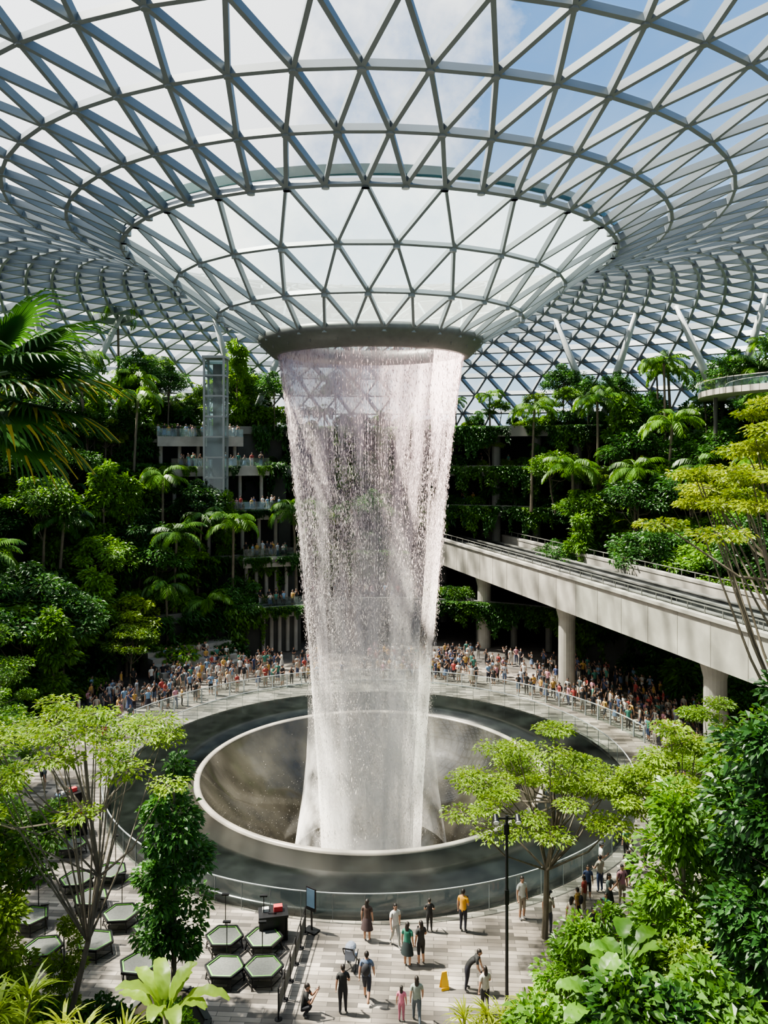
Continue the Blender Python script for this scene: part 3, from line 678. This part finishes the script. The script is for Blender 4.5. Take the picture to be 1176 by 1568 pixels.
for x,y,z,s_ in ((7.2,-23.6,.4,1),(9.4,-22.2,.4,1.2),(11,-21.8,.4,1.2),(13,-19.4,.4,1.3),(-6,-23.6,.4,.9),(-8,-24,.4,1.1),(-10,-24,.4,1.1),(-13,-23,.4,1.3),(-15,-22,.4,1.4),(4.6,-32.0,5.95,1.1),(6.6,-31.9,5.95,1.4),(7.9,-32,5.95,1.3),(2.2,-31.8,5.9,.6),(15.5,-18.5,.4,1.4),(10.5,-23.6,.4,1.5),(12,-25,.4,1.6),(8.6,-25.4,.4,1.4),(17,-10,0,1.4),(18,-14,0,1.6),(-20,-13,0,1.6),(-21,-9,0,1.6),(-22.5,-5,0,1.6)):
    obj('low_shrub',S1,None,(x,y,z),x*3,s_)

# ------------------------------------------------------------------ people
SK=pmat('skin',(.42,.24,.16),.6,0,.05); HR=pmat('dark_hair',(.018,.013,.010),.5,0,.2); EY=pmat('eye_dark',(.02,.015,.015),.3,0,.05)
SHO=pmat('shoes',(.12,.12,.12),.6,0,.3)
CS=palette('crowd_shirt',[(.55,.54,.51),(.02,.02,.025),(.05,.07,.15),(.40,.42,.45),(.015,.015,.02),(.34,.06,.05),(.50,.48,.43),(.08,.1,.1),(.18,.28,.4),(.45,.22,.26),(.03,.03,.03),(.38,.34,.28),(.02,.02,.02),(.06,.2,.15),(.03,.03,.04),(.45,.28,.08)])
CP=palette('crowd_pants',[(.02,.02,.03),(.05,.07,.14),(.32,.27,.2),(.03,.03,.03),(.1,.14,.22),(.36,.34,.31),(.02,.02,.02)])
CB=pmat('bag_fabric',(.03,.03,.035),.8,0,.2)
def person(name,pose='stand',long_hair=False,shorts=False,skirt=False,bag=False,shirt=None,pants=None,hat=False):
    J={};R={}
    def j(n,p,r): J[n]=np.array(p,float);R[n]=r
    dz=0
    if pose=='sit': dz=-.48
    if pose=='crouch': dz=-.58
    bend=.0
    if pose=='bend': bend=.38
    if pose=='crouch': bend=.12
    j('pel',(0,0,.93+dz),(.165,.125)); j('waist',(0,-bend*.25,1.08+dz),(.145,.11)); j('chest',(0,-bend*.8,1.30+dz-bend*.12),(.18,.125)); j('up',(0,-bend,1.41+dz-bend*.2),(.11,.085)); j('neck',(0,-bend*1.1-.005,1.50+dz-bend*.3),(.055,.058)); j('hd',(0,-bend*1.15-.01,1.57+dz-bend*.35),(.06,.07))
    sz=1.40+dz-bend*.2
    for s,sg in (('l',1),('r',-1)):
        j('sh'+s,(.18*sg,-bend,sz),(.068,.065))
        if pose in('photo',) or (pose=='crouch'):
            el=(.23*sg,-.16-bend,sz-.24); wr=(.09*sg,-.36-bend,sz+.07); hn=(.06*sg,-.40-bend,sz+.14)
        elif pose=='lean': el=(.25*sg,-.08,sz-.27); wr=(.16*sg,-.30,sz-.36); hn=(.12*sg,-.37,sz-.37)
        elif pose=='sit': el=(.22*sg,-.05,sz-.27); wr=(.13*sg,-.27,sz-.33); hn=(.11*sg,-.34,sz-.34)
        elif pose=='bend': el=(.22*sg,-bend-.05,sz-.28); wr=(.15*sg,-bend-.16,sz-.5); hn=(.14*sg,-bend-.19,sz-.58)
        elif pose=='walk': el=(.23*sg,.07*sg,sz-.27); wr=(.24*sg,-.03+.13*sg,sz-.5); hn=(.24*sg,-.05+.14*sg,sz-.58)
        elif pose=='phone' and s=='r': el=(-.23,-.02,sz-.27); wr=(-.08,-.24,sz-.2); hn=(-.04,-.29,sz-.16)
        else: el=(.225*sg,.02,sz-.27); wr=(.24*sg,-.03,sz-.51); hn=(.24*sg,-.045,sz-.59)
        j('el'+s,el,(.048,.048)); j('wr'+s,wr,(.029,.029)); j('hn'+s,hn,(.034,.020))
        j('hp'+s,(.088*sg,0,.86+dz),(.108,.11))
        if pose=='sit': kn=(.12*sg,-.42,.50); an=(.12*sg,-.42,.09)
        elif pose=='crouch': kn=(.17*sg,-.33,.46); an=(.13*sg,-.02,.09)
        elif pose=='walk': kn=(.09*sg,-.12*sg-.05,.49); an=(.09*sg,-.24*sg+(.03 if sg>0 else .06),.09 if sg>0 else .14)
        elif pose=='bend': kn=(.11*sg,.0,.49); an=(.12*sg,.06,.09)
        else: kn=(.095*sg,-.02,.49); an=(.105*sg,.02,.09)
        j('kn'+s,kn,(.070,.070)); j('an'+s,an,(.044,.044)); j('to'+s,(an[0]+.02*sg,an[1]-.15,an[2]-.05),(.042,.030))
    E=[('pel','waist','s'),('waist','chest','s'),('chest','up','s'),('up','neck','k'),('neck','hd','k')]
    for s in 'lr': E+=[('up','sh'+s,'s'),('sh'+s,'el'+s,'sl'),('el'+s,'wr'+s,'k'),('wr'+s,'hn'+s,'k'),('pel','hp'+s,'p'),('hp'+s,'kn'+s,'p'),('kn'+s,'an'+s,'pl'),('an'+s,'to'+s,'f')]
    names=list(J); ix={n:i for i,n in enumerate(names)}
    me=bpy.data.meshes.new('tmp'); me.from_pydata([tuple(J[n]) for n in names],[(ix[a],ix[b]) for a,b,_ in E],[])
    o=bpy.data.objects.new('tmp',me); COL.objects.link(o)
    o.modifiers.new('s','SKIN'); sub=o.modifiers.new('u','SUBSURF'); sub.levels=1; sub.render_levels=1
    for i,n in enumerate(names):
        me.skin_vertices[0].data[i].radius=R[n]; me.skin_vertices[0].data[i].use_root=(n=='pel')
    dg=bpy.context.evaluated_depsgraph_get(); dg.update(); ev=o.evaluated_get(dg); em=ev.to_mesh()
    V=np.array([v.co for v in em.vertices]); F=[list(p.vertices) for p in em.polygons]; ev.to_mesh_clear()
    bpy.data.objects.remove(o); bpy.data.meshes.remove(me)
    m=MB(); m.V.append(V); m.n=len(V); m.F=F
    for f in F:
        c=V[f].mean(0); best=9;lab='s';tt=0
        for a,b,l in E:
            A,B=J[a],J[b]; t=np.clip(np.dot(c-A,B-A)/np.dot(B-A,B-A),0,1); d=np.linalg.norm(c-(A+t*(B-A)))-min(R[a][0],R[b][0])*.6
            if d<best: best=d;lab=l;tt=t
        mt={'s':1,'k':0,'p':2,'f':3}.get(lab)
        if lab=='sl': mt=1 if tt<.6 else 0
        if lab=='pl': mt=0 if (shorts or skirt) and tt>.05 else 2
        if lab=='s' and c[2]<.93+dz: mt=2
        m.M.append(mt)
    h=J['hd']+np.array([0,-.005,.055])
    m.ell(h,(.073,.092,.115),0,12,9)
    m.add([h+(-.014,-.088,-.022),h+(.014,-.088,-.022),h+(0,-.115,-.026),h+(0,-.088,.02)],[[0,1,2],[1,3,2],[3,0,2]],0)
    for sg in (-1,1):
        m.ell(h+(.028*sg,-.083,.008),(.011,.008,.007),5,6,4); m.ell(h+(.076*sg,.005,-.005),(.012,.02,.03),0,6,5)
    m.box(h+(0,-.083,-.055),(.04,.01,.008),5)
    hc=h+np.array([0,.014,.018]); hz=h[2]; hy=h[1]
    m.ell(hc,(.083,.100,.112),4,12,9,filt=lambda c:(c[2]>hz+.045) or (c[1]>hy-.01 and c[2]>hz-.06))
    if long_hair: m.ell(h+(0,.075,-.10),(.085,.045,.19),4,10,7)
    if hat:
        m.ell(h+(0,.0,.075),(.09,.105,.07),6,12,6); m.tube([h+(0,-.02,.06),h+(0,-.02,.07)],[.15,.15],6,12)
    for s,sg in (('l',1),('r',-1)):
        H=J['hn'+s]; d=H-J['wr'+s]; d/=np.linalg.norm(d); side=np.cross(d,(sg*1.0,0,0)); 
        if np.linalg.norm(side)<.2: side=np.array([0,1.,0])
        side/=np.linalg.norm(side); pn=np.cross(d,side)
        for k in range(4):
            b=H+side*(-.022+.015*k); L_=(.075,.085,.08,.062)[k]
            m.tube([b,b+d*L_*.5+pn*.004,b+d*L_*.9+pn*.02*(-sg)],[.009,.0085,.006],0,5)
        b=H-d*.02-side*.025; m.tube([b,b-side*.03+d*.02,b-side*.035+d*.05],[.011,.010,.007],0,5)
        if pose in('photo','crouch') and s=='l': m.box((0,H[1]-.03,H[2]+.06),(.15,.012,.08),5)
        if pose=='phone' and s=='r': m.box(H+(0,-.03,.04),(.07,.012,.14),5)
    if skirt:
        pr=[(.155,1.0+dz),(.20,.85+dz),(.24,.65+dz),(.27,.50+dz)]; V=[];n=16
        for r_,z_ in pr:
            for k in range(n): q=2*PI*k/n; V.append((r_*math.cos(q)*(1+.05*math.sin(5*q)),r_*.8*math.sin(q),z_))
        m.add(V,[[i*n+k,i*n+(k+1)%n,(i+1)*n+(k+1)%n,(i+1)*n+k] for i in range(3) for k in range(n)],2)
    if bag:
        m.ell((0,.19+bend*-.6,1.22+dz),(.15,.10,.22),6,12,8)
        for sg in (-1,1): m.tube([(.1*sg,.12,1.36+dz),(.11*sg,.0,1.475+dz),(.11*sg,-.125,1.33+dz),(.12*sg,-.05,1.12+dz)],.018,6,5)
    return m.mesh(name,[SK,shirt or CS,pants or CP,SHO,HR,EY,CB],True)
def cl(name,c): return pmat(name,c,.8,0,.08,8)
PV=[person('v_stand','stand'),person('v_stand_b','stand',True,True),person('v_photo','photo'),person('v_photo_b','photo',True,False,True),person('v_walk','walk',False,True,False,True),person('v_walk_b','walk',True),person('v_lean','lean'),person('v_phone','phone',True,True),person('v_dress','stand',True,False,True),person('v_bag','stand',False,False,False,True),person('v_hat','phone',False,True,False,False,None,None,True)]
SITM=person('v_sit','sit')
crowd=empty('crowd_of_visitors')
def crowdput(x,y,z=0,face=None,me=None):
    a=math.atan2(-y,-x)+PI/2 if face is None else face
    obj('visitor',me or PV[int(rng.integers(0,len(PV)))],crowd,(x,y,z),a+rng.normal(0,.6),rng.uniform(.85,1.05))
placed=[]
def tryput(th,r,z=0,me=None,mind=.48):
    a=math.radians(th); x,y=r*math.cos(a),r*math.sin(a)
    if any((x-p[0])**2+(y-p[1])**2<mind**2 and abs(z-p[2])<1 for p in placed): return
    for c in ((15.8,15.8),(20.9,-1.2)):
        if math.hypot(x-c[0],y-c[1])<1.3: return
    placed.append((x,y,z)); crowdput(x,y,z,None,me)
def cluster(n,tha,thb,ra,rb):
    for _ in range(n):
        ct=rng.uniform(tha,thb); cr=ra+(rb-ra)*rng.random()**1.3
        for _ in range(int(rng.integers(2,8))): tryput(ct+rng.normal(0,1.6),max(19.8,cr+rng.normal(0,.8)))
cluster(44,100,152,20,26); cluster(46,42,90,20,29); cluster(100,2,46,20,30)
for _ in range(30): tryput(rng.uniform(90,170),rng.uniform(19.8,28))
for z,r0,t0,t1 in BALC:
    for _ in range(24): tryput(rng.uniform(t0+.5,t1-.5),r0+rng.uniform(.5,1.6),z)
for z in (13.5,18):
    for _ in range(10): tryput(rng.uniform(60,102),46.3,z)
for _ in range(24): tryput(rng.uniform(82,103),33.6,4.5)
for x,y in ((-18,4),(-17,-6),(-19,-3),(-20,2),(-17.5,8),(-18.6,9),(-19,-12),(-17.9,-10),(17.5,-9),(18,-4),(16.9,-11.5),(18.5,-7)): crowdput(x,y)
mb=MB()
for k in range(5): ring_box(mb,25.2+k*.9,30.2,-.01,.42*(k+1),118,134,0)
obj('stepped_seating',mb.mesh('stepped_seating',[M_conc2]))
for k in range(4):
    for _ in range(9):
        a=math.radians(rng.uniform(119,133)); r=25.6+k*.9+.15
        obj('seated_visitor',SITM,crowd,(r*math.cos(a),r*math.sin(a),.42*(k+1)-.40),a-PI/2,.95)

# foreground individuals
FG=[('woman_in_dark_dress',.12,-17.0,2.9,dict(pose='stand',long_hair=True,skirt=True,shirt=(.08,.05,.04),pants=(.06,.04,.04)),.97),
('woman_in_white_top',1.26,-17.4,.4,dict(pose='walk',long_hair=True,shirt=(.6,.58,.55),pants=(.36,.36,.34)),1),
('boy_by_balustrade',2.7,-16.4,3.1,dict(pose='lean',shirt=(.02,.02,.02),pants=(.02,.02,.02)),.8),
('man_in_yellow_shirt',4.1,-16.4,2.6,dict(pose='phone',shirt=(.6,.3,.03),pants=(.02,.02,.03)),1.02),
('woman_in_green_top',1.72,-18.6,2.7,dict(pose='stand',long_hair=True,skirt=True,shirt=(.03,.15,.10),pants=(.02,.03,.03)),.98),
('woman_in_black_shorts',2.25,-18.5,3.6,dict(pose='phone',long_hair=True,shorts=True,shirt=(.03,.03,.03),pants=(.02,.02,.02)),.98),
('man_in_black',-.65,-21.2,3.3,dict(pose='phone',bag=False,shirt=(.02,.02,.02),pants=(.015,.015,.02)),1.0),
('man_with_backpack',.18,-20.6,3.0,dict(pose='walk',bag=True,shorts=True,shirt=(.12,.16,.24),pants=(.03,.035,.05)),1.05),
('crouching_photographer',-2.05,-21.3,1.5,dict(pose='crouch',shirt=(.02,.02,.02),pants=(.03,.03,.035)),1.02),
('girl_in_pink',1.42,-21.6,3.0,dict(pose='stand',long_hair=True,shirt=(.6,.2,.28),pants=(.45,.16,.22)),.72),
('woman_in_grey',1.95,-21.7,3.2,dict(pose='walk',long_hair=True,shirt=(.27,.31,.27),pants=(.1,.12,.14)),.95),
('man_bending_down',3.9,-20.0,1.3,dict(pose='bend',shirt=(.02,.02,.02),pants=(.02,.02,.03)),1.0),
('woman_in_pale_top',4.4,-21.2,3.6,dict(pose='phone',long_hair=True,shirt=(.46,.44,.38),pants=(.03,.03,.03)),.97),
('man_in_white_shirt',6.7,-15.5,.5,dict(pose='stand',shorts=True,shirt=(.62,.62,.6),pants=(.32,.27,.22)),1.05),
('man_with_cap',7.6,-16.6,2.5,dict(pose='phone',shirt=(.4,.36,.3),pants=(.1,.1,.12),hat=True),1.05),
('woman_in_cream',8.5,-16.9,2.0,dict(pose='walk',long_hair=True,shirt=(.5,.45,.36),pants=(.36,.3,.23)),1.0),
('man_in_red_shorts',9.2,-17.6,.7,dict(pose='walk',shorts=True,shirt=(.03,.03,.03),pants=(.42,.06,.03)),1.0)]
for nm,x,y,a,kw,sc in FG:
    kw=dict(kw)
    kw['shirt']=cl(nm+'_shirt',kw['shirt']); kw['pants']=cl(nm+'_pants',kw['pants'])
    me=person(nm,**kw); obj(nm,me,None,(x,y,0.0),a,sc)
for x,y in ((10.6,-13.4),(11.3,-14.4),(10.9,-12.5),(10.1,-16.2),(9.5,-14.9),(8.9,-18.9),(12,-13),(11.9,-15.6),(12.6,-11.6),(10.2,-18.2),(9.9,-14.0),(13,-14.5),(12.7,-10.4),(11.0,-17.2),(8.1,-19.3),(13.8,-12.4),(10.5,-15.2),(11.4,-16.3),(9.0,-15.8),(9.7,-19.3),(12.5,-15),(13.3,-11.4)):
    crowdput(x,y,0,rng.random()*6)

# ------------------------------------------------------------------ street furniture
mb=MB(); mb.tube([(0,0,0),(0,0,.4),(0,0,.42),(0,0,7.4)],[.11,.11,.06,.05],0,12)
mb.beam((-.42,0,7.3),(.42,0,7.3),.05,.05)
for sx_ in (-.38,.38):
    mb.tube([(sx_,-.12,7.22),(sx_,.1,7.36)],[.12,.09],0,12); mb.tube([(sx_,-.15,7.2),(sx_,-.12,7.22)],[.1,.1],1,12)
mb.box((0,.06,6.9),(.18,.12,.35),0); mb.box((0,0,4.6),(.14,.14,.5),0)
obj('lamp_post',mb.mesh('lamp_post',[M_black,M_white]),None,(5.05,-22,0))
mb=MB(); n=6
hx=lambda r,z:[(r*math.cos(PI/3*k),r*math.sin(PI/3*k),z) for k in range(6)]
V=hx(.70,.52)+hx(.64,.54)+hx(.70,.46)+hx(.64,.46)
mb.add(V,[[k,(k+1)%6,6+(k+1)%6,6+k] for k in range(6)]+[[12+k,12+(k+1)%6,(k+1)%6,k] for k in range(6)],0)
mb.add(hx(.65,.50),[list(range(6))],1)
for k in range(6):
    a=PI/3*k; mb.tube([(.66*math.cos(a),.66*math.sin(a),.48),(.74*math.cos(a),.74*math.sin(a),0)],.025,2,6); b=PI/3*(k+1)
    mb.beam((.72*math.cos(a),.72*math.sin(a),.13),(.72*math.cos(b),.72*math.sin(b),.13),.03,.03,2)
    mb.beam((.75*math.cos(a),.75*math.sin(a),.5),(.75*math.cos(b),.75*math.sin(b),.5),.07,.09,2)
mb.tube([(-.1,.72,0),(-.1,.72,1.75)],.02,2,6); mb.box((-.1,.72,1.77),(.3,.12,.06),2)
HT=mb.mesh('hexagonal_table',[M_lime,M_net,M_black])
for i,(x,y) in enumerate(((-5.6,-17.5),(-4.0,-17.6),(-5.2,-19.4),(-3.75,-19.4),(-12,-14.7),(-10.3,-15.9),(-10.7,-17.8),(-13.2,-13.2),(-11.9,-12.5),(-14.7,-10),(-8.5,-19.2),(-12.6,-18.2),(-14.0,-16.1),(-8.7,-16.9),(-15.6,-12.5))):
    obj('hexagonal_table',HT,None,(x,y,0),.15*math.sin(i*3))
mb=MB()
for i in range(6):
    y=-16.5-i*1.0; x=-2.45-.09*i
    mb.tube([(x,y,0),(x,y,1.1)],.03,0,8); mb.tube([(x,y,0),(x,y,.02)],.14,0,10)
    if i<5:
        for z in (1.08,.75,.2): mb.beam((x,y,z),(x-.09,y-1,z),.03,.04,0)
        mb.beam((x-.01,y-.05,.5),(x-.08,y-.95,.5),.02,.45,1)
obj('barrier_fence',mb.mesh('barrier_fence',[M_black,M_net]))
mb=MB(); mb.box((0,0,.03),(.6,.4,.06)); mb.box((0,0,.9),(.06,.06,1.7)); mb.box((0,-.04,1.35),(.5,.05,.95)); mb.box((0,-.07,1.4),(.42,.01,.75),1)
obj('freestanding_sign',mb.mesh('freestanding_sign',[M_black,pmat('sign_face',(.10,.16,.22),.4)]),None,(-2.2,-16.35,0),-.6)
def ctrl(x,y,a):
    mb=MB(); mb.box((0,0,.5),(1.15,.7,1.0)); mb.box((0,-.05,1.04),(1.2,.8,.08)); mb.box((.2,0,1.18),(.35,.25,.2),1); mb.box((-.3,.05,1.14),(.25,.2,.12),2)
    for s_ in (-1,1): mb.tube([(s_*.5,-.38,.1),(s_*.5,-.38,.9)],.02,0,6)
    obj('equipment_cabinet',mb.mesh('equipment_cabinet',[M_black,cl('red_case',(.6,.05,.05)),M_white]),None,(x,y,0),a)
ctrl(-3.75,-16.75,.2); ctrl(-15.3,-8.0,.5); ctrl(-16.6,-5.4,.8)
mb=MB(); mb.add([(-.16,-.12,0),(.16,-.12,0),(.1,0,.62),(-.1,0,.62),(-.16,.12,0),(.16,.12,0)],[[0,1,2,3],[5,4,3,2]],0); mb.beam((-.16,-.11,.1),(.16,-.11,.1),.02,.02); mb.box((0,0,.62),(.2,.04,.04))
obj('wet_floor_sign',mb.mesh('wet_floor_sign',[M_yel]),None,(3.05,-19.9,0),.3)
mb=MB()
for sx_ in (-.22,.22):
    for y_ in (-.3,.3): mb.tube([(sx_-.02,y_,.1),(sx_+.02,y_,.1)],.1,0,10)
    mb.beam((sx_,-.3,.1),(sx_*.9,.35,.75),.03,.03); mb.beam((sx_,.3,.1),(sx_*.9,-.25,.6),.03,.03); mb.beam((sx_*.9,.35,.75),(sx_*.9,.5,1.02),.03,.03)
mb.beam((-.2,.5,1.02),(.2,.5,1.02),.04,.04); mb.box((0,0,.45),(.38,.5,.08),1); mb.box((0,.22,.68),(.38,.08,.45),1)
mb.ell((0,.1,.85),(.22,.28,.2),1,10,8,filt=lambda c:c[2]>.83)
obj('stroller',mb.mesh('stroller',[M_black,cl('stroller_fabric',(.3,.33,.4))]),None,(-.45,-18.7,0),2.9)

# ------------------------------------------------------------------ world, sun, camera
SUN=(-.46,.10,.86)
w=bpy.data.worlds.new('sky'); S.world=w; w.use_nodes=True; nt=w.node_tree
for n_ in list(nt.nodes): nt.nodes.remove(n_)
L=nt.links.new
out=N(nt,'ShaderNodeOutputWorld'); bg=N(nt,'ShaderNodeBackground'); tc=N(nt,'ShaderNodeTexCoord')
no=N(nt,'ShaderNodeTexNoise'); no.inputs['Scale'].default_value=3.0; no.inputs['Detail'].default_value=9; no.inputs['Roughness'].default_value=.6
sx=N(nt,'ShaderNodeSeparateXYZ'); ma=N(nt,'ShaderNodeMath',operation='MULTIPLY_ADD'); ma.inputs[1].default_value=-.55
L(tc.outputs['Generated'],no.inputs['Vector']); L(tc.outputs['Generated'],sx.inputs[0]); L(sx.outputs['X'],ma.inputs[0]); L(no.outputs['Fac'],ma.inputs[2])
rp=N(nt,'ShaderNodeValToRGB'); rp.color_ramp.elements[0].position=.42; rp.color_ramp.elements[1].position=.58
L(ma.outputs[0],rp.inputs[0])
gr=N(nt,'ShaderNodeValToRGB'); gr.color_ramp.elements[0].position=0; gr.color_ramp.elements[0].color=(.50,.68,.80,1); gr.color_ramp.elements[1].position=.42; gr.color_ramp.elements[1].color=(.045,.22,.52,1)
L(sx.outputs['Z'],gr.inputs[0])
dp=N(nt,'ShaderNodeVectorMath',operation='DOT_PRODUCT'); dp.inputs[1].default_value=Vector(SUN).normalized(); L(tc.outputs['Generated'],dp.inputs[0])
mxm=N(nt,'ShaderNodeMath',operation='MAXIMUM'); mxm.inputs[1].default_value=0; L(dp.outputs['Value'],mxm.inputs[0])
pw=N(nt,'ShaderNodeMath',operation='POWER'); pw.inputs[1].default_value=2.5; L(mxm.outputs[0],pw.inputs[0])
sc_=N(nt,'ShaderNodeMath',operation='MULTIPLY_ADD'); sc_.inputs[1].default_value=1.6; sc_.inputs[2].default_value=.85; L(pw.outputs[0],sc_.inputs[0])
vm=N(nt,'ShaderNodeVectorMath',operation='SCALE'); vm.inputs[0].default_value=(1,1,1.0); L(sc_.outputs[0],vm.inputs['Scale'])
mx=N(nt,'ShaderNodeMix',data_type='RGBA'); L(rp.outputs[0],mx.inputs[0]); L(gr.outputs[0],mx.inputs[6]); L(vm.outputs[0],mx.inputs[7])
L(mx.outputs[2],bg.inputs[0]); bg.inputs[1].default_value=1.55; L(bg.outputs[0],out.inputs[0])
sd=bpy.data.lights.new('sun','SUN'); sd.energy=26; sd.angle=math.radians(2.2); sd.color=(1,.92,.79)
so=bpy.data.objects.new('sun',sd); COL.objects.link(so); so.location=(0,0,60)
so.rotation_euler=Vector(SUN).to_track_quat('Z','Y').to_euler()
cam=bpy.data.cameras.new('camera'); co=bpy.data.objects.new('camera',cam); COL.objects.link(co)
co.location=(.81,-49.5,20); co.rotation_euler=(PI/2,0,0); cam.sensor_width=36; cam.lens=28.0; cam.shift_y=-.06; cam.clip_end=500; cam.clip_start=.1
S.camera=co
try:
    S.view_settings.look='AgX - Medium High Contrast'
except Exception as e: pass
